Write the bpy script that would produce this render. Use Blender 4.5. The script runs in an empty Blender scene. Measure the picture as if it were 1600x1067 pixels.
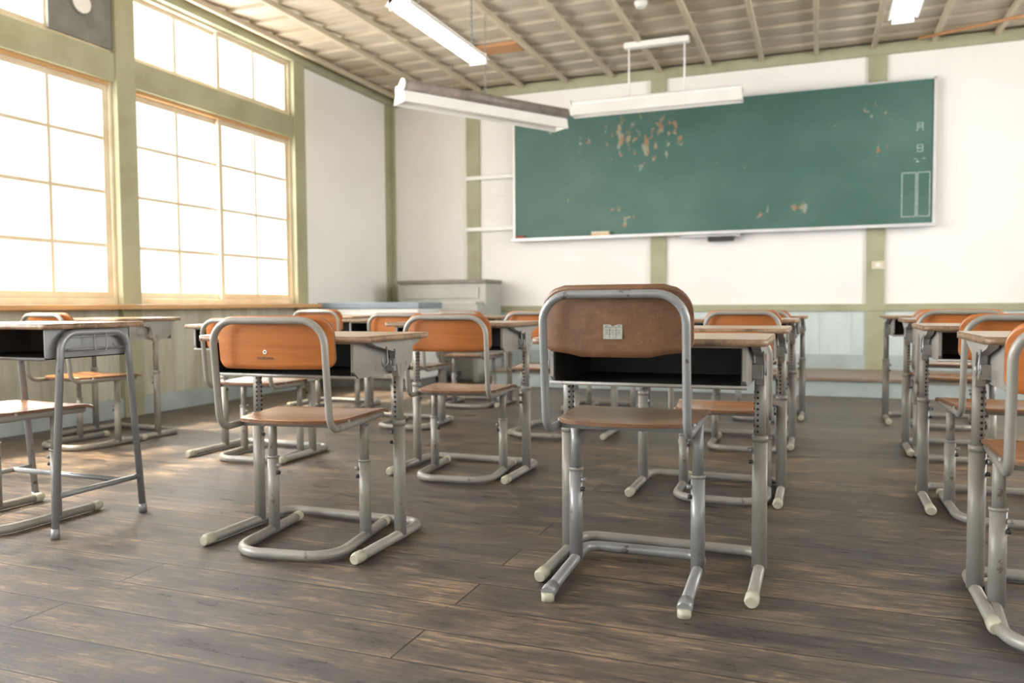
import bpy, math, random
from mathutils import Vector, Matrix
random.seed(7)
sc = bpy.context.scene
COL = sc.collection
ZOOM = None

# ------------------------------------------------------------ materials
def new_mat(name):
    m = bpy.data.materials.new(name); m.use_nodes = True
    nt = m.node_tree
    b = nt.nodes.get('Principled BSDF')
    return m, nt, b
def N(nt, t, **kw):
    n = nt.nodes.new(t)
    for k, v in kw.items():
        setattr(n, k, v)
    return n
def L(nt, a, b): nt.links.new(a, b)
def ramp(nt, fac, stops):
    r = nt.nodes.new('ShaderNodeValToRGB')
    e = r.color_ramp.elements
    while len(e) > 1: e.remove(e[-1])
    e[0].position = stops[0][0]; e[0].color = (*stops[0][1], 1)
    for p, c in stops[1:]:
        x = e.new(p); x.color = (*c, 1)
    L(nt, fac, r.inputs[0])
    return r
def coords(nt, scale=(1, 1, 1), loc=(0, 0, 0), rot=(0, 0, 0)):
    tc = N(nt, 'ShaderNodeTexCoord'); mp = N(nt, 'ShaderNodeMapping')
    mp.inputs['Scale'].default_value = scale; mp.inputs['Location'].default_value = loc
    mp.inputs['Rotation'].default_value = rot
    L(nt, tc.outputs['Object'], mp.inputs['Vector'])
    return mp.outputs['Vector']
def noise(nt, vec, scale, detail=4, rough=0.55, dist=0.0):
    n = N(nt, 'ShaderNodeTexNoise'); n.inputs['Scale'].default_value = scale
    n.inputs['Detail'].default_value = detail; n.inputs['Roughness'].default_value = rough
    n.inputs['Distortion'].default_value = dist
    L(nt, vec, n.inputs['Vector']); return n.outputs['Fac']
def mixc(nt, fac, a, b, mode='MIX'):
    m = N(nt, 'ShaderNodeMix'); m.data_type = 'RGBA'; m.blend_type = mode
    if hasattr(fac, 'links'): L(nt, fac, m.inputs[0])
    else: m.inputs[0].default_value = fac
    for v, s in ((a, m.inputs[6]), (b, m.inputs[7])):
        if hasattr(v, 'links'): L(nt, v, s)
        else: s.default_value = (*v, 1)
    return m.outputs[2]
def madd(nt, a, mul, add):
    n = N(nt, 'ShaderNodeMath', operation='MULTIPLY_ADD')
    L(nt, a, n.inputs[0]); n.inputs[1].default_value = mul
    if hasattr(add, 'links'): L(nt, add, n.inputs[2])
    else: n.inputs[2].default_value = add
    return n.outputs[0]
def math1(nt, op, a, v=0.0):
    n = N(nt, 'ShaderNodeMath', operation=op); L(nt, a, n.inputs[0]); n.inputs[1].default_value = v
    return n.outputs[0]
def bump(nt, b, h, strength=0.2, dist=0.01):
    bp = N(nt, 'ShaderNodeBump'); bp.inputs['Strength'].default_value = strength
    bp.inputs['Distance'].default_value = dist
    L(nt, h, bp.inputs['Height']); L(nt, bp.outputs['Normal'], b.inputs['Normal'])

def painted(name, col, col2=None, rough=0.5, nscale=3.0, metal=0.0, lo=0.35, hi=0.7, bmp=0.05):
    m, nt, b = new_mat(name)
    v = coords(nt)
    n = noise(nt, v, nscale, 6)
    c2 = col2 if col2 else tuple(c*0.85 for c in col)
    r = ramp(nt, n, [(lo, c2), (hi, col)])
    L(nt, r.outputs[0], b.inputs['Base Color'])
    b.inputs['Roughness'].default_value = rough; b.inputs['Metallic'].default_value = metal
    if bmp: bump(nt, b, noise(nt, v, nscale*15, 3), bmp, 0.004)
    return m
def worn_steel(name, col, chip, rough, nscale, metal):
    m, nt, b = new_mat(name)
    v = coords(nt)
    n = noise(nt, v, 5, 5)
    r = ramp(nt, n, [(.3, tuple(c*.78 for c in col)), (.65, col)])
    n2 = noise(nt, v, nscale, 6, .65)
    mk = ramp(nt, n2, [(.63, (0, 0, 0)), (.68, (1, 1, 1))])
    L(nt, mixc(nt, mk.outputs[0], r.outputs[0], chip), b.inputs['Base Color'])
    b.inputs['Roughness'].default_value = rough; b.inputs['Metallic'].default_value = metal
    bump(nt, b, noise(nt, v, 70, 3), .04, .003)
    return m
def wood(name, dark, light, stretch=(3, 40, 40), rough=0.4, var=0.25, bmp=0.1, coat=0.0, scratch=None, sscale=26):
    m, nt, b = new_mat(name)
    v = coords(nt, stretch)
    n = noise(nt, v, 1.0, 8, 0.65, 0.6)
    r = ramp(nt, n, [(0.3, dark), (0.7, light)])
    col = r.outputs[0]
    if scratch:
        n2 = noise(nt, coords(nt, (1, 1, 1), (1, 2, 3)), sscale, 9, .8)
        mk = ramp(nt, n2, [(.54, (0, 0, 0)), (.70, (.7, .7, .7))])
        col = mixc(nt, mk.outputs[0], col, scratch)
    oi = N(nt, 'ShaderNodeObjectInfo')
    mr = N(nt, 'ShaderNodeMapRange'); mr.inputs[3].default_value = 1-var; mr.inputs[4].default_value = 1+var*0.3
    L(nt, oi.outputs['Random'], mr.inputs[0])
    hs = N(nt, 'ShaderNodeHueSaturation'); L(nt, mr.outputs[0], hs.inputs['Value']); L(nt, col, hs.inputs['Color'])
    L(nt, hs.outputs[0], b.inputs['Base Color'])
    b.inputs['Roughness'].default_value = rough
    b.inputs['Coat Weight'].default_value = coat; b.inputs['Coat Roughness'].default_value = 0.2
    bump(nt, b, n, bmp, 0.003)
    return m

M = {}
M['steel'] = worn_steel('grey_painted_steel', (0.315, 0.30, 0.27), (0.15, 0.12, 0.10), 0.38, 22, 0.1)
M['steel2'] = worn_steel('blue_grey_steel', (0.29, 0.30, 0.31), (0.12, 0.10, 0.09), 0.33, 18, 0.3)
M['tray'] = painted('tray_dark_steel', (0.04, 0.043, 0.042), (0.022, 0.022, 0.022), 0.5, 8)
M['cap'] = painted('cream_rubber_cap', (0.52, 0.51, 0.39), (0.40, 0.38, 0.29), 0.55, 20)
M['hole'] = painted('dark_hole', (0.012, 0.012, 0.012), None, 0.7, 5)
M['orange'] = wood('orange_plywood', (0.36, 0.108, 0.022), (0.50, 0.17, 0.038), (4, 4, 45), 0.35, 0.2, 0.03, 0.3, (.33, .14, .06))
M['seat'] = wood('seat_plywood', (0.38, 0.165, 0.065), (0.55, 0.27, 0.115), (4, 45, 4), 0.26, 0.2, 0.03, 0.3, (.34, .20, .12))
M['brownply'] = wood('worn_brown_plywood', (0.12, 0.056, 0.026), (0.205, 0.102, 0.048), (14, 14, 16), 0.40, 0.0, 0.08, 0.15, (.29, .17, .095), 60)
M['brownseat'] = wood('worn_brown_seat', (0.20, 0.125, 0.075), (0.31, 0.205, 0.125), (4, 30, 4), 0.34, 0.0, 0.05, 0.0, (.36, .27, .18), 50)
M['ply_edge'] = wood('plywood_edge', (0.11, 0.05, 0.025), (0.22, 0.11, 0.055), (6, 6, 200), 0.5, 0.1, 0.1)
M['top'] = wood('desk_top_wood', (0.34, 0.225, 0.125), (0.52, 0.37, 0.23), (3, 40, 3), 0.28, 0.2, 0.05, 0.3, (.22, .14, .08), 14)
M['topedge'] = wood('desk_top_edge', (0.10, 0.055, 0.03), (0.36, 0.24, 0.145), (14, 14, 30), 0.5, 0.2, 0.2, 0, (.5, .41, .29))
M['green'] = painted('olive_green_paint', (0.39, 0.395, 0.265), (0.32, 0.32, 0.20), 0.5, 4, 0, 0.3, 0.6)
M['sash'] = painted('cream_sash_paint', (0.70, 0.65, 0.52), (0.58, 0.50, 0.35), 0.45, 5)
M['plaster'] = painted('white_plaster', (0.90, 0.89, 0.875), (0.85, 0.84, 0.82), 0.85, 1.2)
M['sill'] = wood('orange_sill_wood', (0.44, 0.23, 0.09), (0.66, 0.42, 0.20), (40, 2, 40), 0.3, 0.0, 0.1)
M['white'] = painted('white_enamel', (0.85, 0.85, 0.83), (0.78, 0.78, 0.76), 0.35, 4)
M['alu'] = painted('aluminium_frame', (0.74, 0.75, 0.76), (0.62, 0.62, 0.62), 0.35, 8, 0.2)
M['lampgrey'] = painted('lamp_brown_grey', (0.26, 0.22, 0.20), (0.16, 0.135, 0.12), 0.45, 12)
M['cab'] = painted('cabinet_beige_grey', (0.47, 0.47, 0.43), (0.40, 0.40, 0.37), 0.5, 3)
M['cabtop'] = painted('blue_grey_top', (0.22, 0.28, 0.33), (0.16, 0.21, 0.25), 0.25, 3)
M['vent'] = painted('vent_board_grey', (0.23, 0.23, 0.22), (0.16, 0.16, 0.15), 0.6, 6)
M['chalk'] = painted('chalk_white', (0.62, 0.70, 0.67), (0.30, 0.40, 0.36), 0.9, 60)
M['label'] = painted('label_paper', (0.42, 0.44, 0.39), (0.33, 0.34, 0.30), 0.6, 60)
M['ink'] = painted('label_ink', (0.10, 0.09, 0.08), None, 0.6, 5)
M['batten'] = wood('ceiling_batten', (0.46, 0.39, 0.28), (0.60, 0.53, 0.40), (40, 2, 40), 0.6, 0.0, 0.1)
M['patch'] = wood('orange_patch_wood', (0.42, 0.20, 0.08), (0.55, 0.3, 0.14), (3, 30, 3), 0.6, 0.0)
M['daistop'] = wood('platform_wood', (0.20, 0.14, 0.10), (0.36, 0.27, 0.20), (2, 30, 3), 0.4, 0.0)
M['red'] = painted('red_felt', (0.35, 0.07, 0.04), None, 0.9, 10)
M['black'] = painted('black_plastic', (0.03, 0.03, 0.03), None, 0.5, 10)

def wains(name, col, col2, axis, lo=.72):
    m, nt, b = new_mat(name)
    v = coords(nt)
    w = N(nt, 'ShaderNodeTexWave'); w.wave_type = 'BANDS'; w.bands_direction = axis
    w.wave_profile = 'SAW'; w.inputs['Scale'].default_value = 1.1; w.inputs['Distortion'].default_value = 0
    L(nt, v, w.inputs['Vector'])
    r = ramp(nt, w.outputs['Fac'], [(0.0, (lo, lo, lo)), (0.035, (1, 1, 1)), (1, (1, 1, 1))])
    n = noise(nt, coords(nt, (6, 6, 1.2)), 1.5, 7)
    r2 = ramp(nt, n, [(0.3, col2), (0.65, col)])
    L(nt, mixc(nt, 1.0, r2.outputs[0], r.outputs[0], 'MULTIPLY'), b.inputs['Base Color'])
    b.inputs['Roughness'].default_value = 0.55
    bump(nt, b, r.outputs[0], 0.3, 0.003)
    return m
M['wainsL'] = wains('wainscot_cream_green', (0.60, 0.60, 0.49), (0.42, 0.39, 0.29), 'Y')
M['wainsF'] = wains('wainscot_pale_blue', (0.60, 0.69, 0.685), (0.51, 0.60, 0.595), 'X')
M['base'] = painted('baseboard_pale_blue', (0.45, 0.53, 0.53), (0.37, 0.43, 0.42), 0.5, 4)

# floor
m, nt, b = new_mat('old_wood_floor')
v = coords(nt)
wob = N(nt, 'ShaderNodeTexNoise'); wob.inputs['Scale'].default_value = .7; L(nt, v, wob.inputs['Vector'])
vs = N(nt, 'ShaderNodeVectorMath', operation='MULTIPLY_ADD'); L(nt, wob.outputs['Color'], vs.inputs[0]); vs.inputs[1].default_value = (0, .014, 0)
L(nt, v, vs.inputs[2])
br = N(nt, 'ShaderNodeTexBrick'); br.offset = 0.37; br.offset_frequency = 2; br.squash = 1
for k, val in (('Scale', 1.0), ('Mortar Size', 0.0032), ('Mortar Smooth', 0.25), ('Bias', 0.0), ('Brick Width', 2.7), ('Row Height', 0.172)):
    br.inputs[k].default_value = val
br.inputs['Color1'].default_value = (0.70, 0.71, 0.73, 1); br.inputs['Color2'].default_value = (1.25, 1.21, 1.15, 1)
br.inputs['Mortar'].default_value = (0.06, 0.055, 0.05, 1)
mp = N(nt, 'ShaderNodeMapping'); mp.inputs['Location'].default_value = (0.9, -0.01, 0)
L(nt, vs.outputs[0], mp.inputs['Vector']); L(nt, mp.outputs[0], br.inputs['Vector'])
sep = N(nt, 'ShaderNodeSeparateXYZ'); L(nt, mp.outputs[0], sep.inputs[0])
fy = math1(nt, 'FRACT', math1(nt, 'DIVIDE', sep.outputs['Y'], .172))
ed = math1(nt, 'POWER', math1(nt, 'ABSOLUTE', madd(nt, fy, 2.0, -1.0)), 5.0)
grain = noise(nt, coords(nt, (2.4, 60, 1)), 1.0, 10, 0.78, 1.6)
wear = noise(nt, coords(nt, (2.0, 5.5, 1)), 1.8, 12, 0.84, 0.3)
scuff = noise(nt, coords(nt, (9, 95, 1), (3, 1, 0)), 1.0, 10, 0.85)
s1 = madd(nt, grain, 0.30, 0.0); s2 = madd(nt, wear, 0.40, s1); s3a = madd(nt, scuff, 0.30, s2)
s3 = madd(nt, ed, 0.035, s3a)
fr = ramp(nt, s3, [(0.41, (0.024, 0.019, 0.017)), (0.47, (0.058, 0.047, 0.040)), (0.515, (0.098, 0.078, 0.063)), (0.545, (0.20, 0.145, 0.098)), (0.595, (0.40, 0.295, 0.185))])
big = noise(nt, coords(nt, (0.5, 0.9, 1), (5, 2, 0)), 1.0, 3)
tint = ramp(nt, big, [(0.4, (0.92, 0.96, 1.02)), (0.62, (1.2, 1.08, 0.95))])
c1 = mixc(nt, 1.0, fr.outputs[0], br.outputs['Color'], 'MULTIPLY')
c2 = mixc(nt, 1.0, c1, tint.outputs[0], 'MULTIPLY')
speck = noise(nt, coords(nt, (1, 1.6, 1), (9, 4, 0)), 28, 6, .7)
sk_ = ramp(nt, speck, [(.60, (1, 1, 1)), (.67, (.38, .36, .34))])
c3 = mixc(nt, 1.0, c2, sk_.outputs[0], 'MULTIPLY')
L(nt, c3, b.inputs['Base Color'])
rr = ramp(nt, s3, [(0.42, (0.24, 0.24, 0.24)), (0.58, (0.52, 0.52, 0.52))])
L(nt, rr.outputs[0], b.inputs['Roughness'])
inv = madd(nt, br.outputs['Fac'], -1.0, 1.0)
bump(nt, b, madd(nt, s3a, 2.6, inv), 0.6, 0.006)
b.inputs['Specular IOR Level'].default_value = 0.7
M['floor'] = m

# ceiling boards
m, nt, b = new_mat('ceiling_boards')
n = noise(nt, coords(nt, (1.2, 14, 1)), 1.2, 7, 0.6)
n2 = noise(nt, coords(nt, (1, 1, 1), (4, 2, 0)), 0.9, 5)
r1 = ramp(nt, n, [(0.3, (0.47, 0.42, 0.335)), (0.65, (0.60, 0.545, 0.45))])
r2 = ramp(nt, n2, [(0.35, (0.80, 0.74, 0.66)), (0.6, (1, 1, 1))])
L(nt, mixc(nt, 1.0, r1.outputs[0], r2.outputs[0], 'MULTIPLY'), b.inputs['Base Color'])
b.inputs['Roughness'].default_value = 0.6
M['ceil'] = m

# blackboard
m, nt, b = new_mat('chalkboard_green')
v = coords(nt)
n = noise(nt, coords(nt, (0.7, 1, 1.1)), 1.3, 7, 0.55, 0.2)
base = ramp(nt, n, [(0.3, (0.040, 0.112, 0.093)), (0.52, (0.052, 0.136, 0.113)), (0.72, (0.080, 0.172, 0.146))])
spots = [(-0.80, 0.38, 0.26), (-0.42, 0.42, 0.20), (-0.60, 0.24, 0.20), (-.3, .33, .12), (1.5, 0.42, 0.08), (1.62, 0.36, 0.08), (-0.82, -0.48, 0.09), (-0.93, -0.38, 0.07), (0.9, -0.46, 0.09), (1.62, 0.08, 0.06), (0.55, -0.5, 0.06), (-1.3, 0.33, 0.10), (-1.6, .5, .08), (1.2, .3, .05)]
prev = None
for (sx, sz_, sr) in spots:
    vd = N(nt, 'ShaderNodeVectorMath', operation='DISTANCE'); L(nt, v, vd.inputs[0]); vd.inputs[1].default_value = (sx, 0, sz_)
    mr = N(nt, 'ShaderNodeMapRange'); mr.inputs[1].default_value = sr*1.7; mr.inputs[2].default_value = 0.0
    mr.inputs[3].default_value = 0.0; mr.inputs[4].default_value = 0.25
    L(nt, vd.outputs['Value'], mr.inputs[0])
    if prev is None: prev = mr.outputs[0]
    else:
        mx = N(nt, 'ShaderNodeMath', operation='MAXIMUM'); L(nt, prev, mx.inputs[0]); L(nt, mr.outputs[0], mx.inputs[1]); prev = mx.outputs[0]
ns = noise(nt, coords(nt, (1.2, 1, 0.85)), 12.0, 3, 0.5)
sm = N(nt, 'ShaderNodeMath', operation='ADD'); L(nt, prev, sm.inputs[0]); L(nt, ns, sm.inputs[1])
msk = ramp(nt, sm.outputs[0], [(0.72, (0, 0, 0)), (0.775, (.8, .8, .8))])
n3 = noise(nt, v, 14, 2)
pc = ramp(nt, n3, [(0.42, (0.36, 0.17, 0.08)), (0.55, (0.34, 0.30, 0.20)), (.62, (.30, .36, .30))])
L(nt, mixc(nt, msk.outputs[0], base.outputs[0], pc.outputs[0]), b.inputs['Base Color'])
b.inputs['Roughness'].default_value = 0.5
M['board'] = m

# glass
m, nt, b = new_mat('window_glass')
nt.nodes.remove(b)
tr = N(nt, 'ShaderNodeBsdfTransparent'); gl = N(nt, 'ShaderNodeBsdfGlossy'); gl.inputs['Roughness'].default_value = 0.05
mx = N(nt, 'ShaderNodeMixShader'); mx.inputs[0].default_value = 0.06
L(nt, tr.outputs[0], mx.inputs[1]); L(nt, gl.outputs[0], mx.inputs[2])
L(nt, mx.outputs[0], nt.nodes['Material Output'].inputs[0])
M['glass'] = m
m, nt, b = new_mat('fluorescent_tube_lit')
b.inputs['Emission Color'].default_value = (0.92, 0.97, 1, 1); b.inputs['Emission Strength'].default_value = 5
b.inputs['Base Color'].default_value = (0.9, 0.9, 0.9, 1)
M['tube'] = m

# ------------------------------------------------------------ mesh builder
class MB:
    def __init__(s): s.v = []; s.f = []; s.m = []; s.sm = []; s.mats = []
    def mi(s, key):
        if key not in s.mats: s.mats.append(key)
        return s.mats.index(key)
    def face(s, idx, k, smooth=False):
        s.f.append(idx); s.m.append(s.mi(k)); s.sm.append(smooth)
    def box(s, x0, x1, y0, y1, z0, z1, k):
        b = len(s.v)
        s.v += [(x0,y0,z0),(x1,y0,z0),(x1,y1,z0),(x0,y1,z0),(x0,y0,z1),(x1,y0,z1),(x1,y1,z1),(x0,y1,z1)]
        for q in ((0,3,2,1),(4,5,6,7),(0,1,5,4),(1,2,6,5),(2,3,7,6),(3,0,4,7)):
            s.face([b+i for i in q], k)
    def tube(s, pts, r, k, seg=10, ry=None, caps=True, radii=None):
        P = [Vector(p) for p in pts]; n = len(P)
        T = []
        for i in range(n):
            a = P[max(i-1, 0)]; c = P[min(i+1, n-1)]
            T.append((c-a).normalized())
        up = Vector((0, 0, 1)) if abs(T[0].z) < 0.9 else Vector((0, 1, 0))
        U = (up - T[0]*up.dot(T[0])).normalized()
        b0 = len(s.v)
        for i in range(n):
            if i:
                U = (U - T[i]*U.dot(T[i])).normalized()
            W = T[i].cross(U)
            rr = radii[i] if radii else r
            r2 = rr if ry is None else ry
            for j in range(seg):
                a = 2*math.pi*j/seg
                s.v.append(tuple(P[i] + U*math.cos(a)*r2 + W*math.sin(a)*rr))
        for i in range(n-1):
            for j in range(seg):
                a = b0+i*seg+j; c = b0+i*seg+(j+1) % seg
                s.face([a, c, c+seg, a+seg], k, True)
        if caps:
            s.face([b0+j for j in range(seg)][::-1], k)
            s.face([b0+(n-1)*seg+j for j in range(seg)], k)
    def prism(s, outline, z0, z1, k, kside=None):
        b = len(s.v); n = len(outline)
        for z in (z0, z1):
            s.v += [(x, y, z) for x, y in outline]
        s.face([b+i for i in range(n)][::-1], k); s.face([b+n+i for i in range(n)], k)
        for i in range(n):
            j = (i+1) % n
            s.face([b+i, b+j, b+n+j, b+n+i], kside or k, True)
    def extrude(s, poly3, vec, k, ks=None):
        b = len(s.v); n = len(poly3); vec = Vector(vec)
        s.v += [tuple(p) for p in poly3]; s.v += [tuple(Vector(p)+vec) for p in poly3]
        s.face([b+i for i in range(n)][::-1], k); s.face([b+n+i for i in range(n)], k)
        for i in range(n):
            j = (i+1) % n
            s.face([b+i, b+j, b+n+j, b+n+i], ks[i] if ks else k)
    def sheet(s, fa, fb, ss, ts, k, kedge):
        nx, ny = len(ss), len(ts)
        b = len(s.v)
        for f in (fa, fb):
            for t in ts:
                for u in ss: s.v.append(tuple(f(u, t)))
        o = nx*ny
        for j in range(ny-1):
            for i in range(nx-1):
                a = b+j*nx+i
                s.face([a, a+1, a+nx+1, a+nx], k, True)
                s.face([a+o, a+nx+o, a+nx+1+o, a+1+o], k, True)
        ring = [j for j in range(nx)] + [j*nx+nx-1 for j in range(1, ny)] + [(ny-1)*nx+i for i in range(nx-2, -1, -1)] + [j*nx for j in range(ny-2, 0, -1)]
        for q in range(len(ring)):
            a = b+ring[q]; c = b+ring[(q+1) % len(ring)]
            s.face([a, a+o, c+o, c], kedge)
    def obj(s, name, loc=(0, 0, 0), rot=0.0, bevel=0.0, parent=None):
        me = bpy.data.meshes.new(name)
        me.from_pydata(s.v, [], s.f)
        for k in s.mats: me.materials.append(M[k])
        me.polygons.foreach_set('material_index', s.m)
        me.polygons.foreach_set('use_smooth', s.sm)
        me.update()
        o = bpy.data.objects.new(name, me); COL.objects.link(o)
        o.location = loc; o.rotation_euler = (0, 0, math.radians(rot)) if not isinstance(rot, tuple) else rot
        if bevel:
            bv = o.modifiers.new('bevel', 'BEVEL'); bv.width = bevel; bv.segments = 2; bv.limit_method = 'ANGLE'
        if parent: o.parent = parent
        return o

def fillet(pts, rad, seg=7):
    P = [Vector(p) for p in pts]
    if not isinstance(rad, (list, tuple)): rad = [rad]*len(P)
    out = [P[0]]
    for i in range(1, len(P)-1):
        a = (P[i-1]-P[i]).normalized(); c = (P[i+1]-P[i]).normalized()
        ang = a.angle(c); R = rad[i]
        d = R/math.tan(ang/2)
        d = min(d, (P[i-1]-P[i]).length*0.49, (P[i+1]-P[i]).length*0.49)
        R = d*math.tan(ang/2)
        ctr = P[i] + (a+c).normalized()*(R/math.sin(ang/2))
        s0 = P[i]+a*d - ctr; s1 = P[i]+c*d - ctr
        tot = s0.angle(s1)
        for q in range(seg+1):
            t = q/seg
            w = (s0*math.sin((1-t)*tot) + s1*math.sin(t*tot))/math.sin(tot)
            out.append(ctr+w)
    out.append(P[-1])
    return out
def rrect(hx, hy, r, seg=6):
    o = []
    for cx, cy, a0 in ((hx-r, hy-r, 0), (-hx+r, hy-r, 90), (-hx+r, -hy+r, 180), (hx-r, -hy+r, 270)):
        for q in range(seg+1):
            a = math.radians(a0+90*q/seg); o.append((cx+r*math.cos(a), cy+r*math.sin(a)))
    return o

# ------------------------------------------------------------ chair
SS = [-1, -.995, -.98, -.955, -.92, -.87, -.8, -.65, -.45, -.22, 0, .22, .45, .65, .8, .87, .92, .955, .98, .995, 1]
def chair(loc, rot=0, sz=0.44, top=0.768, kind='A', mark=False):
    mb = MB()
    w = 0.187; zr = sz-0.022
    yr, yt = -0.252, -0.287
    st = 'steel' if kind == 'A' else 'steel2'
    pts = [(-w, .15, zr), (-w, yr, zr), (-w, yt, top-.011), (w, yt, top-.011), (w, yr, zr), (w, .15, zr)]
    mb.tube(fillet(pts, [0, .055, .075, .075, .055, 0]), .0112, st, 12)
    ph = 0.165 if kind == 'A' else 0.178
    pt = top+0.003 if kind == 'A' else top+0.014
    hw = .197 if kind == 'A' else .2; th = .010
    slope = (yt-yr)/(top-zr)
    rc = .06 if kind == 'A' else .075
    rb = .035
    def pan(off):
        def f(s, t):
            ax = abs(s)*hw
            dt = rc-math.sqrt(max(rc*rc-max(ax-hw+rc, 0)**2, 0)); db = rb-math.sqrt(max(rb*rb-max(ax-hw+rb, 0)**2, 0))
            if kind == 'B':
                db -= .011*(0.5+0.5*math.cos(min(max((abs(s)-.45)/.3, 0), 1)*math.pi))
            z0 = pt-ph+db; z1 = pt-dt
            z = z0+(z1-z0)*t
            y = yt+.0125+slope*(z-top)+.032*s*s + off
            if kind == 'B': y -= 0.004*max(0, (t-.85)/.15)
            return (s*hw, y, z)
        return f
    pk = 'orange' if kind == 'A' else 'brownply'
    mb.sheet(pan(th), pan(0), SS, [0, .1, .3, .5, .7, .85, .93, 1], pk, 'ply_edge')
    def seat(off):
        def f(s, t):
            hwid = .205-.022*t
            ys = -.215+.05*abs(s)**2.4 + .03*max(0, (abs(s)-.85)/.15)**2
            yf = .195-.02*max(0, (abs(s)-.85)/.15)**2
            y = yf+(ys-yf)*t
            z = sz-.012*(1-s*s)*math.sin(math.pi*min(t*1.05, 1)) - .010*max(0, 1-t/.15)**2 + off
            return (s*hwid, y, z)
        return f
    sk = 'seat' if kind == 'A' else 'brownseat'
    mb.sheet(seat(-.011), seat(0), SS, [0, .04, .1, .2, .35, .5, .65, .8, .9, .96, 1], sk, 'ply_edge')
    px = .172 if kind == 'A' else .182; py = .035
    mb.box(-w, w, py-.02, py+.02, zr-.012, zr+.006, st)
    mb.box(-w, w, -.14, -.12, zr-.008, zr+.008, st)
    for sx in (-1, 1):
        x = sx*px
        mb.tube([(x, py, .02), (x, py, sz*.62)], .0205, st, 14, ry=.0165)
        mb.tube([(x, py, sz*.6), (x, py, zr)], .0155, st, 12, ry=.0125)
        mb.tube([(x, py, sz*.615), (x, py, sz*.635)], .0225, 'steel', 14, ry=.0185)
        mb.tube([(x-sx*.018, py-.006, sz*.56), (x-sx*.032, py-.006, sz*.56)], .007, st, 8)
        mb.tube([(x-sx*.018, py-.006, sz*.50), (x-sx*.028, py-.006, sz*.50)], .007, 'black', 8)
        mb.tube([(x, py, zr-.03), (sx*w, py, zr)], .012, st, 8)
        for yy in (-.12, .1):
            mb.tube([(sx*w, yy, zr), (sx*w, yy, sz-.004)], .006, st, 8)
    if kind == 'A':
        bx = .18
        mb.tube(fillet([(-bx+.008, .2, .019), (-bx, -.225, .019), (bx, -.225, .019), (bx-.008, .2, .019)], .10, 9), .0165, st, 12)
        for sx in (-1, 1):
            x = sx*(bx-.008)
            mb.tube([(x, .185, .0195), (x, .215, .0195), (x, .225, .0195)], .019, 'cap', 12, radii=[.0185, .0185, .012])
    else:
        bx = .182
        mb.tube(fillet([(-bx, -.24, .022), (-bx, .16, .03), (bx, .16, .03), (bx, -.24, .022)], .05, 7), .0165, st, 12)
        for sx in (-1, 1):
            x = sx*bx
            mb.tube([(x, -.215, .023), (x, -.25, .0215), (x, -.268, .0205)], .0205, 'steel2', 12, radii=[.0185, .0205, .018])
            mb.tube([(x, -.262, .022), (x, -.262, .0)], .018, 'cap', 12)
    return mb.obj('school_chair', (*loc, 0), rot)

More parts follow.
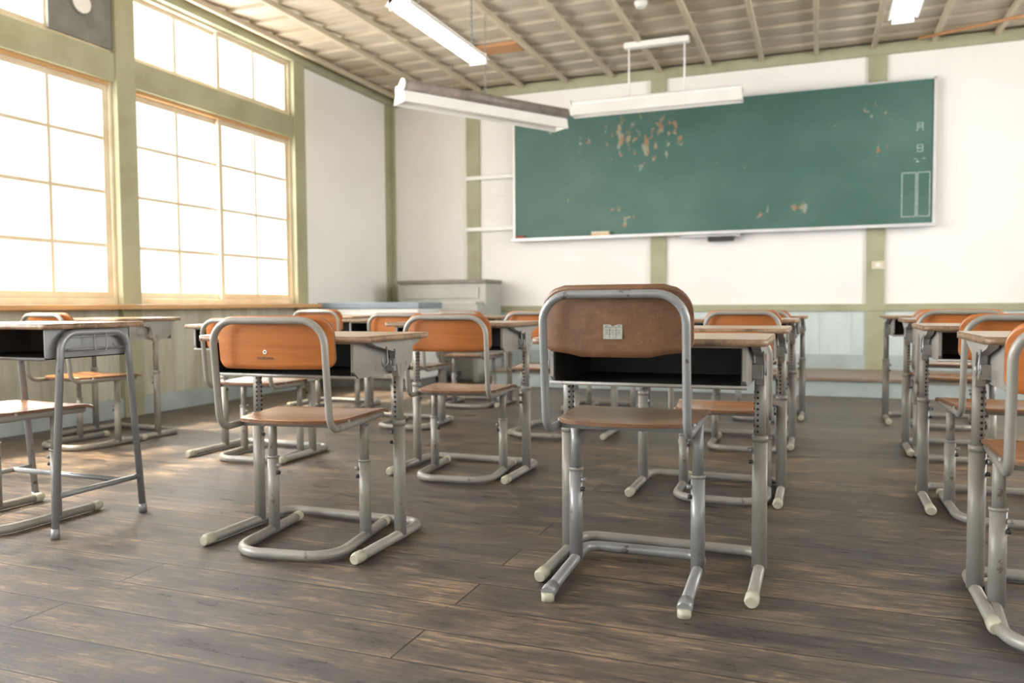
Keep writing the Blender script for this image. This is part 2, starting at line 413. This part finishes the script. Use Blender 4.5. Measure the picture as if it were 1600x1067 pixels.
# ------------------------------------------------------------ desk
def desk(loc, rot=0, H=0.705):
    mb = MB()
    mb.prism(rrect(.325, .225, .03), H-.019, H-.002, 'top', 'topedge')
    mb.prism(rrect(.3225, .2225, .028), H-.002, H, 'top', 'topedge')
    zt = H-.019; zb = H-.132
    x0, x1, y0, y1 = -.262, .262, -.195, .185
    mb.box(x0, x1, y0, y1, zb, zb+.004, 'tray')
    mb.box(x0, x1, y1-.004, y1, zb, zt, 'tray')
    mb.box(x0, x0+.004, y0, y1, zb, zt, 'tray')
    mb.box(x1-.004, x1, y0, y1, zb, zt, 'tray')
    mb.tube([(x0-.012, y0, zb+.002), (x1+.012, y0, zb+.002)], .0055, 'steel', 8)
    mb.box(x0, x1, y0-.002, y0+.02, zt-.006, zt, 'steel')
    for sx in (-1, 1):
        xa = sx*.262; xb = sx*.272
        ya, yb = -.2, .19
        poly = [(xa, ya, zt), (xa, yb, zt), (xa, yb-.01, zb+.03), (xa, yb-.05, zb-.002), (xa, ya+.03, zb-.002), (xa, ya, zb+.02)]
        mb.extrude(poly, (xb-xa, 0, 0), 'steel')
        x = sx*.292
        prof = [(-.15, zt), (.19, zt), (.17, zt-.012), (.085, zt-.04), (.065, zb-.01), (.025, zb-.01), (.005, zt-.04), (-.12, zt-.014)]
        mb.extrude([(x-.012, a, c) for a, c in prof], (.024, 0, 0), 'steel')
        mb.box(min(sx*.268, sx*.30), max(sx*.268, sx*.30), .0, .09, zb+.01, zb+.05, 'steel')
        mb.tube([(x, .045, .02), (x, .045, .40)], .022, 'steel', 14, ry=.0175)
        mb.tube([(x, .045, .395), (x, .045, .413)], .0235, 'steel', 14, ry=.019)
        mb.tube([(x, .045, .39), (x, .045, zb+.03)], .0165, 'steel', 12, ry=.0135)
        z = .425
        while z < zb-.02:
            mb.tube([(x-sx*.0150, .045, z), (x-sx*.0172, .045, z)], .0042, 'hole', 8)
            mb.tube([(x-sx*.006, .045-.0126, z), (x-sx*.006, .045-.0142, z)], .0038, 'hole', 8)
            z += .0165
        hk = fillet([(sx*.306, -.055, zt-.02), (sx*.31, -.055, zt-.075), (sx*.31, -.09, zt-.085), (sx*.312, -.095, zt-.055)], .015, 5)
        mb.tube(hk, .0028, 'steel2', 6)
        hk = fillet([(sx*.306, .0, zt-.03), (sx*.312, -.01, zt-.085), (sx*.312, -.04, zt-.09), (sx*.314, -.045, zt-.065)], .012, 5)
        mb.tube(hk, .0028, 'steel2', 6)
        mb.tube([(x-sx*.022, .04, .37), (x-sx*.034, .04, .37)], .007, 'steel2', 8)
        mb.tube([(x-sx*.022, .04, .335), (x-sx*.030, .04, .335)], .006, 'black', 8)
    bx = .292
    mb.tube(fillet([(-bx, -.22, .019), (-bx, .205, .019), (bx, .205, .019), (bx, -.22, .019)], .06, 8), .0165, 'steel', 12)
    for sx in (-1, 1):
        x = sx*bx
        mb.tube([(x, -.20, .0195), (x, -.235, .0195), (x, -.247, .0185)], .0195, 'cap', 12, radii=[.0188, .0195, .015])
    return mb.obj('school_desk', (*loc, 0), rot)

def old_desk(loc, rot=0, H=0.745):
    mb = MB()
    mb.prism(rrect(.31, .215, .02), H-.019, H-.002, 'top', 'topedge')
    mb.prism(rrect(.3075, .2125, .018), H-.002, H, 'top', 'topedge')
    zt = H-.019; zb = H-.125
    x0, x1, y0, y1 = -.27, .27, -.19, .17
    mb.box(x0, x1, y0, y1, zb, zb+.004, 'tray'); mb.box(x0, x1, y1-.004, y1, zb, zt, 'steel2')
    mb.box(x0, x0+.005, y0, y1, zb, zt, 'steel2'); mb.box(x1-.005, x1, y0, y1, zb, zt, 'steel2')
    mb.tube([(x0, y0, zb+.002), (x1, y0, zb+.002)], .006, 'steel2', 8)
    for sx in (-1, 1):
        x = sx*.292
        mb.tube(fillet([(x, -.193, .0), (x, -.145, zt-.014), (x, .135, zt-.014), (x, .193, .0)], .065, 8), .0128, 'steel2', 12)
        mb.tube([(x, -.183, .145), (x, .183, .145)], .0105, 'steel2', 10)
        mb.tube([(x, -.12, zt-.075), (x, .12, zt-.075)], .004, 'steel2', 6)
        mb.box(min(x, x-sx*.03), max(x, x-sx*.03), -.12, .11, zt-.03, zt-.008, 'steel2')
        for yy in (-.193, .193):
            mb.tube([(x, yy, .0), (x, yy*.985, .035)], .0145, 'steel2', 10)
        hk = fillet([(x+sx*.012, -.02, zt-.02), (x+sx*.016, -.02, zt-.085), (x+sx*.016, .03, zt-.085), (x+sx*.016, .03, zt-.02)], .015, 5)
        mb.tube(hk, .003, 'steel2', 6)
    mb.tube([(-.292, .1, .145), (.292, .1, .145)], .0105, 'steel2', 10)
    return mb.obj('old_school_desk', (*loc, 0), rot)

# ------------------------------------------------------------ furniture placement
c_main = chair((-.503, 2.28), 1.5, .482, .836, 'B')
desk((-.45, 2.375), 0, .705)
c2 = chair((-1.605, 2.27), 8, .44, .768)
desk((-1.62, 2.325), 0, .705)
chair((-2.84, 2.12), -3, .43, .76)
old_desk((-2.755, 2.165), 0)
chair((.60, 2.27), -4, .435, .755)
desk((.695, 2.40), 0, .715)
chair((-.37, 3.44), 2, .375, .685)
desk((-.435, 3.455), 0, .70)
chair((-1.56, 3.43), 6, .415, .757)
desk((-1.59, 3.50), 0, .72)
chair((-2.76, 3.50), 5, .41, .74)
desk((-2.83, 3.54), 0, .705)
chair((-3.97, 3.45), -6, .41, .77)
desk((-4.09, 3.75), -6, .735)
chair((.65, 3.43), 2, .42, .755)
desk((.69, 3.55), 0, .71)
chair((-.38, 4.62), 0, .42, .76)
desk((-.43, 4.76), 0, .71)
chair((-1.57, 4.68), 4, .42, .76)
desk((-1.47, 4.76), 0, .72)
chair((-2.52, 4.72), 3, .41, .75)
desk((-2.66, 4.78), 0, .71)
chair((.66, 4.66), -3, .42, .76)
desk((.74, 4.78), 0, .71)
chair((-3.5, 5.25), 5, .42, .77)
desk((-3.62, 5.45), 0, .72)
for cx in (-.40, -1.5, -2.62, .72):
    chair((cx+.04, 5.80), random.uniform(-5, 5), .41, .75)
    desk((cx, 5.93), 0, .71)

def child_on(chair_obj, ob):
    ob.parent = chair_obj
lb = MB(); lb.box(-.025, .025, -.0006, 0, -.019, .019, 'label')
for zz in (-.006, .004, .012): lb.box(-.021, .021, -.0011, -.0005, zz-.0004, zz+.0004, 'ink')
for xx in (-.008, .009): lb.box(xx-.0004, xx+.0004, -.0011, -.0005, -.016, .012, 'ink')
for k in range(3): lb.box(-.019+.016*k, -.012+.016*k, -.0011, -.0005, .0148, .0162, 'ink')
for k in range(3): lb.box(-.019+.016*k, -.012+.016*k, -.0011, -.0005, -.0022, -.001, 'ink')
def back_y(zz, top, sz, s=0.0):
    zr = sz-.022; slope = (-.287+.252)/(top-zr)
    return -.287+.0125+slope*(zz-top)+.032*s*s
zl = .728
lo = lb.obj('inventory_sticker', (-.002, back_y(zl, .836, .482)-.0008, zl)); child_on(c_main, lo)
zl = .660
mk = MB(); mk.tube([(0, 0, 0), (0, -.001, 0)], .0065, 'white', 20); mk.tube([(0, -.001, 0), (0, -.0014, 0)], .0028, 'ink', 12)
mo = mk.obj('round_mark', (-.02, back_y(zl, .768, .44)-.0004, zl)); child_on(c2, mo)
fc = bpy.data.curves.new('maker_name', 'FONT'); fc.body = 'NORUMA'; fc.size = .0125; fc.align_x = 'CENTER'; fc.extrude = .0003; fc.space_character = 1.1
fo = bpy.data.objects.new('maker_name', fc); COL.objects.link(fo); fc.materials.append(M['ink'])
fo.rotation_euler = (math.radians(90), 0, 0); fo.location = (-.02, back_y(.638, .768, .44)-.0008, .636); child_on(c2, fo)

# ------------------------------------------------------------ room shell
XL, XR, YF, YB, ZC = -4.72, 3.35, 8.3, -2.3, 3.2
mb = MB(); mb.box(XL-.15, XR+.15, YB-.15, YF+.15, -.05, 0, 'floor'); mb.obj('floor')
mb = MB(); y = YB-.15; st = .30
while y < YF+.15:
    y1 = min(y+st, YF+.15)
    b0 = len(mb.v)
    mb.v += [(XL-.15, y, ZC), (XR+.15, y, ZC), (XR+.15, y1, ZC+.026), (XL-.15, y1, ZC+.026), (XR+.15, y1, ZC), (XL-.15, y1, ZC)]
    mb.face([b0, b0+3, b0+2, b0+1], 'ceil'); mb.face([b0+3, b0+5, b0+4, b0+2], 'ceil')
    y += st
mb.box(XL-.15, XR+.15, YB-.15, YF+.15, ZC+.03, ZC+.08, 'ceil')
mb.obj('ceiling')
mb = MB()
x = -.05-.5*9
while x < XR:
    if x > XL+.1:
        mb.box(x-.021, x+.021, YB, YF, ZC-.045, ZC+.002, 'batten')
    x += .5
mb.obj('trim_ceiling_battens', bevel=.004)

mb = MB(); mb.box(XL-.15, XR+.15, YF, YF+.15, 0, ZC, 'plaster'); mb.obj('wall_front')
mb = MB()
for cx in (-3.65, -1.563, .49, 2.56):
    mb.box(cx-.08, cx+.08, YF-.03, YF+.01, 0, ZC, 'green')
mb.box(XL, XL+.07, YF-.05, YF+.01, 0, ZC, 'green')
mb.box(XL, XR, YF-.035, YF+.01, .715, .785, 'green')
mb.box(XL, XR, YF-.04, YF+.01, 3.10, ZC, 'green')
mb.obj('trim_front_frame', bevel=.003)
mb = MB(); mb.box(XL, XR, YF-.012, YF+.01, .0, .715, 'wainsF'); mb.obj('trim_front_wainscot')
mb = MB(); mb.box(XL, XR, YF-.028, YF+.01, .16, .30, 'base'); mb.obj('baseboard_front')
mb = MB(); mb.box(-3.0, XR, 7.27, YF-.03, 0, .135, 'base'); mb.box(-3.0, XR, 7.25, YF-.03, .135, .16, 'daistop')
mb.obj('teaching_platform', bevel=.003)
mb = MB(); mb.box(XL-.15, XR+.15, YB-.15, YB, 0, ZC, 'plaster'); mb.box(XL, XR, YB, YB+.02, 0, .75, 'wainsF'); mb.obj('wall_back')

def side_wall(name, X, out, posts, wins, solid, energies, n0):
    def bx(mb, a, b, y0, y1, z0, z1, k):
        xa, xb = X+out*a, X+out*b
        mb.box(min(xa, xb), max(xa, xb), y0, y1, z0, z1, k)
    mb = MB()
    bx(mb, 0, .14, YB, YF, 0, .80, 'wainsL')
    bx(mb, 0, .14, YB, YF, 3.14, ZC, 'green')
    for (a, b) in solid: bx(mb, 0, .14, a, b, .8, 3.14, 'plaster')
    mb.obj('wall_'+name)
    mb = MB()
    for p in posts: bx(mb, -.05, .10, p-.085, p+.085, .0, ZC, 'green')
    bx(mb, -.03, .10, YB, posts[0]+.08, 2.40, 2.60, 'green')
    bx(mb, -.06, .10, YB, YF, 3.12, ZC, 'green')
    if name == 'left': bx(mb, -.03, .02, posts[0], YF, .72, .80, 'green')
    mb.obj('trim_%s_frame' % name, bevel=.004)
    mb = MB(); bx(mb, -.21, .10, YB, posts[0]+.08, .785, .82, 'sill'); bx(mb, .0, .1, YB, posts[0]+.08, .82, .865, 'sash')
    mb.obj('trim_%s_sill' % name, bevel=.004)
    mb = MB(); bx(mb, -.025, .01, YB, YF, 0, .14, 'base'); mb.obj('baseboard_'+name, bevel=.003)
    idx = n0
    for (a, b), (en, lc) in zip(wins, energies):
        mb = MB()
        mid = (a+b)/2
        bx(mb, .0, .09, a, a+.025, .86, 3.12, 'sash'); bx(mb, .0, .09, b-.025, b, .86, 3.12, 'sash')
        bx(mb, .001, .089, a, b, 2.375, 2.40, 'sill'); bx(mb, .001, .089, a, b, 2.6, 2.62, 'sash')
        bx(mb, .001, .089, a, b, 3.1, 3.119, 'sash')
        for si, (s0, s1) in enumerate(((a+.025, mid+.02), (mid-.02, b-.025))):
            d0 = .02+.032*(1-si); d1 = d0+.028
            for (z0, z1, rows) in ((.865, 2.375, 4), (2.62, 3.10, 1)):
                fw = .045 if rows == 4 else .034
                bx(mb, d0, d1, s0, s0+fw, z0, z1, 'sash'); bx(mb, d0, d1, s1-fw, s1, z0, z1, 'sash')
                bx(mb, d0+.001, d1-.001, s0+fw*.9, s1-fw*.9, z0+.0005, z0+fw, 'sash'); bx(mb, d0+.001, d1-.001, s0+fw*.9, s1-fw*.9, z1-fw, z1-.0005, 'sash')
                c = (s0+s1)/2; mw = .0125
                bx(mb, d0+.004, d1-.004, c-mw, c+mw, z0+fw*.9, z1-fw*.9, 'sash')
                for r in range(1, rows):
                    zz = z0+(z1-z0)*r/rows
                    bx(mb, d0+.006, d1-.006, s0+fw*.9, s1-fw*.9, zz-mw, zz+mw, 'sash')
                bx(mb, d0+.012, d0+.015, s0+fw*.95, s1-fw*.95, z0+fw*.95, z1-fw*.95, 'glass')
        mb.obj('window_%d' % idx)
        ld = bpy.data.lights.new('daylight_%d' % idx, 'AREA'); ld.shape = 'RECTANGLE'
        ld.size = 2.35; ld.size_y = b-a; ld.energy = en; ld.color = lc
        lo = bpy.data.objects.new('daylight_%d' % idx, ld); COL.objects.link(lo)
        lo.location = (X+out*.45, mid, 1.98)
        lo.rotation_euler = (0, math.radians(-90) if out < 0 else math.radians(90), 0)
        idx += 1
    return idx
postsL = [6.49, 4.43, 2.37, .31, -1.75]
winsL = [(4.515, 6.405), (2.455, 4.345), (.395, 2.285), (-1.665, .225)]
WARM = (1, .965, .90); COOL = (.95, .975, 1.0); NEU = (1, .99, .975)
n = side_wall('left', XL, -1, postsL, winsL, [(6.49, YF), (YB, -1.75)], ((130, WARM), (120, WARM), (320, COOL), (320, COOL)), 1)
side_wall('right', XR, 1, postsL, winsL, [(6.49, YF), (YB, -1.75)], ((170, NEU), (90, NEU), (50, NEU), (50, NEU)), n)
mb = MB(); mb.box(XL-.01, XL+.035, YF-.12, YF, .0, ZC, 'green'); mb.obj('trim_corner_post')

mb = MB(); mb.box(XL+.001, XL+.02, 3.84, 4.34, 2.625, 3.11, 'vent')
mb.tube([(XL+.02, 4.09, 2.87), (XL+.03, 4.09, 2.87)], .085, 'vent', 28)
mb.tube([(XL+.03, 4.09, 2.87), (XL+.034, 4.09, 2.87)], .072, 'white', 28)  # white disc painted in for the light showing through the pipe hole
mb.obj('stovepipe_vent_panel')

# ------------------------------------------------------------ chalkboard
bx0, bx1, bz0, bz1 = -3.14, .975, 1.50, 2.835
cx, cz = (bx0+bx1)/2, (bz0+bz1)/2
mb = MB()
hw, hh = (bx1-bx0)/2, (bz1-bz0)/2
mb.box(-hw, hw, .0, .035, -hh, hh, 'board')
f = .022
mb.box(-hw-.0, -hw+f, -.012, .04, -hh, hh, 'alu'); mb.box(hw-f, hw, -.012, .04, -hh, hh, 'alu')
mb.box(-hw, hw, -.012, .04, hh-f*.6, hh, 'alu'); mb.box(-hw, hw, -.012, .04, -hh, -hh+f, 'alu')
mb.box(-hw, hw, -.075, -.0, -hh-.012, -hh+.004, 'alu')
mb.box(-hw, hw, -.078, -.07, -hh-.012, -hh+.016, 'alu')
bo = mb.obj('chalkboard', (cx, YF-.085, cz))
INV = Matrix.Translation((-cx, -(YF-.085), -cz))
mb = MB()
for px in (-3.0, -1.563, .49): mb.box(px-.05, px+.05, YF-.05, YF-.03, 1.55, 2.8, 'alu')
o = mb.obj('wall_bracket'); o.parent = bo; o.matrix_parent_inverse = INV
mb = MB()
def ln(x0, z0, x1, z1, t=.006):
    mb.box(min(x0, x1)-t/2, max(x0, x1)+t/2, YF-.0865, YF-.0848, min(z0, z1)-t/2, max(z0, z1)+t/2, 'chalk')
def rect(x0, z0, x1, z1, t=.006):
    ln(x0, z0, x1, z0, t); ln(x0, z1, x1, z1, t); ln(x0, z0, x0, z1, t); ln(x1, z0, x1, z1, t)
rect(.70, 1.585, .815, 1.985, .007); rect(.83, 1.585, .93, 1.985, .007)
def ri(cx_, cz_, w, h):
    rect(cx_-w, cz_-h, cx_+w, cz_+h, .006); ln(cx_-w, cz_, cx_+w, cz_, .006)
def getsu(cx_, cz_, w, h):
    ln(cx_-w, cz_-h*.8, cx_-w, cz_+h, .006); ln(cx_+w, cz_-h, cx_+w, cz_+h, .006); ln(cx_-w, cz_+h, cx_+w, cz_+h, .006)
    ln(cx_-w, cz_+h*.35, cx_+w, cz_+h*.35, .006); ln(cx_-w, cz_-h*.2, cx_+w, cz_-h*.2, .006); ln(cx_-w*1.3, cz_-h, cx_-w, cz_-h*.8, .005)
getsu(.845, 2.40, .022, .034); ri(.845, 2.205, .022, .030)
ln(.80, 2.11, .82, 2.11, .006); ln(.87, 2.11, .89, 2.11, .006)
ln(.82, 2.08, .835, 2.09, .004)
ch = mb.obj('chalk_writing'); ch.parent = bo; ch.matrix_parent_inverse = INV
def small(name, x0, x1, z0, z1, k1, k2, y0=YF-.15, y1=YF-.098):
    mb = MB(); mb.box(x0, x1, y0, y1, z0, z0+(z1-z0)*.55, k1); mb.box(x0+.004, x1-.004, y0+.003, y1-.003, z0+(z1-z0)*.55, z1, k2)
    return mb.obj(name, bevel=.004)
small('chalkboard_eraser', -2.25, -2.05, 1.505, 1.56, 'sill', 'sash')
small('felt_eraser', -3.09, -3.0, 1.505, 1.545, 'red', 'red')
mb = MB(); mb.box(-1.32, -.74, YF-.10, YF-.03, 1.465, 1.488, 'alu'); mb.box(-1.05, -.80, YF-.14, YF-.03, 1.42, 1.465, 'black'); mb.obj('eraser_cleaner_shelf', bevel=.004)
mb = MB()
for zz in (2.215, 1.645): mb.box(-3.72, -3.13, YF-.07, YF-.03, zz-.022, zz+.022, 'white')
mb.obj('wall_rail', bevel=.004)
mb = MB(); mb.box(.455, .565, YF-.045, YF-.029, 1.11, 1.185, 'sash'); mb.box(.49, .53, YF-.052, YF-.044, 1.13, 1.165, 'white'); mb.obj('light_switch', bevel=.003)

# ------------------------------------------------------------ corner furniture
mb = MB()
x0, x1, y0, y1 = -4.62, -3.5, 6.65, 7.15
mb.box(x0, x1, y0, y1, .77, .83, 'cabtop'); mb.box(x0+.02, x1-.02, y0+.02, y1-.02, .74, .77, 'white')
for k in range(3):
    w = (x1-x0-.06)/3; mb.box(x0+.03+k*w+.006, x0+.03+(k+1)*w-.006, y0+.015, y0+.035, .12, .72, 'cab')
    mb.box(x0+.03+k*w+.15, x0+.03+k*w+.22, y0+.005, y0+.02, .62, .635, 'alu')
mb.box(x0+.03, x1-.03, y0+.03, y1-.03, .1, .74, 'white'); mb.box(x0+.06, x1-.06, y0+.06, y1-.05, 0, .1, 'vent')
mb.obj('low_storage_cabinet', bevel=.005)
mb = MB()
x0, x1, y0, y1 = -4.33, -3.29, 7.65, 8.2
mb.box(x0, x1, y0+.12, y1, .0, 1.03, 'cab'); mb.box(x0-.015, x1+.015, y0+.1, y1+.01, 1.03, 1.07, 'lampgrey')
mb.box(x0, x1, y0-.1, y0+.14, .66, .80, 'cab'); mb.box(x0+.03, x1-.03, y0-.08, y0+.12, .80, .835, 'cab')
mb.box(x0, x0+.06, y0-.1, y0+.12, 0, .66, 'cab'); mb.box(x1-.06, x1, y0-.1, y0+.12, 0, .66, 'cab')
mb.box(x0+.08, x1-.08, y0+.105, y0+.12, .87, .99, 'cab')
mb.box(x0+.3, x1-.3, y0+.0, y0+.13, .04, .09, 'vent')
mb.obj('upright_organ', bevel=.006)

# ------------------------------------------------------------ lamps
def chain(mb, x, y, z0, z1):
    z = z0; k = 0
    while z < z1:
        h = min(.035, z1-z)
        if k % 2: mb.tube([(x-.006, y, z), (x-.006, y, z+h)], .003, 'steel2', 5); mb.tube([(x+.006, y, z), (x+.006, y, z+h)], .003, 'steel2', 5)
        else: mb.tube([(x, y-.006, z), (x, y-.006, z+h)], .003, 'steel2', 5); mb.tube([(x, y+.006, z), (x, y+.006, z+h)], .003, 'steel2', 5)
        z += .03; k += 1
def ceil_lamp(x, y0, y1, z):
    mb = MB()
    prof = [(-.085, 0), (-.035, .055), (.035, .055), (.085, 0), (.075, -.004), (.03, .03), (-.03, .03), (-.075, -.004)]
    mb.extrude([(x+a, y0, z+c) for a, c in prof], (0, y1-y0, 0), 'white')
    mb.tube([(x-.035, y0+.02, z-.012), (x-.035, y1-.02, z-.012)], .015, 'tube', 12)
    mb.tube([(x+.035, y0+.02, z-.012), (x+.035, y1-.02, z-.012)], .015, 'tube', 12)
    for ya in (y0, y1-.022): mb.box(x-.06, x+.06, ya, ya+.022, z-.03, z+.045, 'white')
    for ya in (y0+.25, y1-.12): chain(mb, x, ya, z+.055, ZC)
    mb.obj('fluorescent_ceiling_lamp')
ceil_lamp(-2.25, 4.07, 5.22, 2.51)
ceil_lamp(.45, 4.2, 5.4, 2.5)
ceil_lamp(-2.27, .6, 1.83, 2.5)
ceil_lamp(.45, .6, 1.83, 2.5)
def board_lamp(name, ctr, length, rotz, roty, kt, hang, sc_=1.0):
    mb = MB(); h = length/2
    prof = [(-.05, .055), (.0, .06), (.045, .03), (.07, -.055), (.062, -.058), (.03, .012), (-.0, .03), (-.045, .03), (-.07, -.06), (-.078, -.055)]
    w_ = 'white'
    ks = [kt, kt, w_, w_, w_, w_, w_, w_, w_, w_]
    mb.extrude([(-h, a*sc_, c*sc_) for a, c in prof], (length, 0, 0), 'white', ks)
    ty, tz, tr_ = (-.056, .040, .034) if hang == 'chain' else (-.035, .055, .022)
    mb.tube([(-h, ty*sc_, tz*sc_), (h, ty*sc_, tz*sc_)], tr_*sc_, kt, 14)
    mb.tube([(-h-.012, ty*sc_, tz*sc_), (-h, ty*sc_, tz*sc_)], .036*sc_, 'white', 18)
    mb.tube([(-h+.03, 0, -.01), (h-.03, 0, -.01)], .014, 'white', 12)
    for xa in (-h, h-.012): mb.box(xa, xa+.012, -.06*sc_, .055*sc_, -.055*sc_, .05*sc_, 'white')
    o = mb.obj(name, ctr, (0, math.radians(roty), math.radians(rotz)))
    mb = MB()
    if hang == 'rod':
        for dx in (-.25, .25):
            mb.tube([(ctr[0]+dx+.02, ctr[1], ctr[2]+.05), (ctr[0]+dx+.02, ctr[1], ZC-.05)], .009, 'white', 8)
        mb.box(ctr[0]-.27, ctr[0]+.31, ctr[1]-.035, ctr[1]+.035, ZC-.085, ZC-.035, 'white')
    else:
        chain(mb, ctr[0], ctr[1], ctr[2]+.07, ZC)
    o2 = mb.obj('hanger'); o2.parent = o
    bpy.context.view_layer.update()
    o2.matrix_parent_inverse = o.matrix_world.inverted()
    return o
board_lamp('blackboard_lamp', (-1.41, 7.26, 2.61), 1.54, 0, 0, 'white', 'rod')
board_lamp('blackboard_lamp', (-2.56, 6.07, 2.40), 1.54, 54, 1.2, 'lampgrey', 'chain', 1.3)

mb = MB(); mb.tube([(-1.35, 6.4, ZC-.045), (-1.35, 6.4, ZC-.012), (-1.35, 6.4, ZC+.002)], .05, 'white', 24, radii=[.035, .055, .055]); mb.obj('smoke_detector')
mb = MB(); mb.tube([(.80, 8.05, ZC-.055), (1.9, 7.6, ZC-.055)], .013, 'patch', 10); mb.obj('bamboo_pole')
mb = MB(); mb.box(-3.02, -2.6, 6.9, 7.12, ZC-.025, ZC+.002, 'patch'); mb.obj('ceiling_patch_board')

# ------------------------------------------------------------ light & world
w = bpy.data.worlds.new('sky_world'); sc.world = w; w.use_nodes = True
bg = w.node_tree.nodes['Background']; bg.inputs[0].default_value = (1.0, .985, .95, 1); bg.inputs[1].default_value = 1.5
sd = bpy.data.lights.new('sun', 'SUN'); sd.energy = 12; sd.angle = math.radians(3.5); sd.color = (1, .83, .60)
so = bpy.data.objects.new('sun', sd); COL.objects.link(so)
dirv = Vector((1.0, .15, -1.6)).normalized()
so.rotation_euler = dirv.to_track_quat('-Z', 'Y').to_euler(); so.location = (-8, 6, 8)

# ------------------------------------------------------------ camera
cd = bpy.data.cameras.new('camera'); cam = bpy.data.objects.new('camera', cd); COL.objects.link(cam)
cd.lens = 28; cd.sensor_width = 36; cd.clip_start = .05
yaw, pitch, roll = math.radians(21.1), math.radians(-2.65), math.radians(-.4)
R = Matrix.Rotation(yaw, 4, 'Z') @ Matrix.Rotation(math.radians(90)+pitch, 4, 'X') @ Matrix.Rotation(roll, 4, 'Z')
cam.matrix_world = Matrix.Translation((0, 0, .8)) @ R
cd.dof.use_dof = True; cd.dof.focus_distance = 2.35; cd.dof.aperture_fstop = 2.8
if ZOOM:
    cd.lens *= ZOOM[0]; cd.dof.aperture_fstop *= ZOOM[0]
    cd.shift_x = (ZOOM[1]-800)/1600*ZOOM[0]; cd.shift_y = -(ZOOM[2]-533.5)/1600*ZOOM[0]
sc.camera = cam
sc.view_settings.view_transform = 'Standard'
sc.view_settings.exposure = 0.4
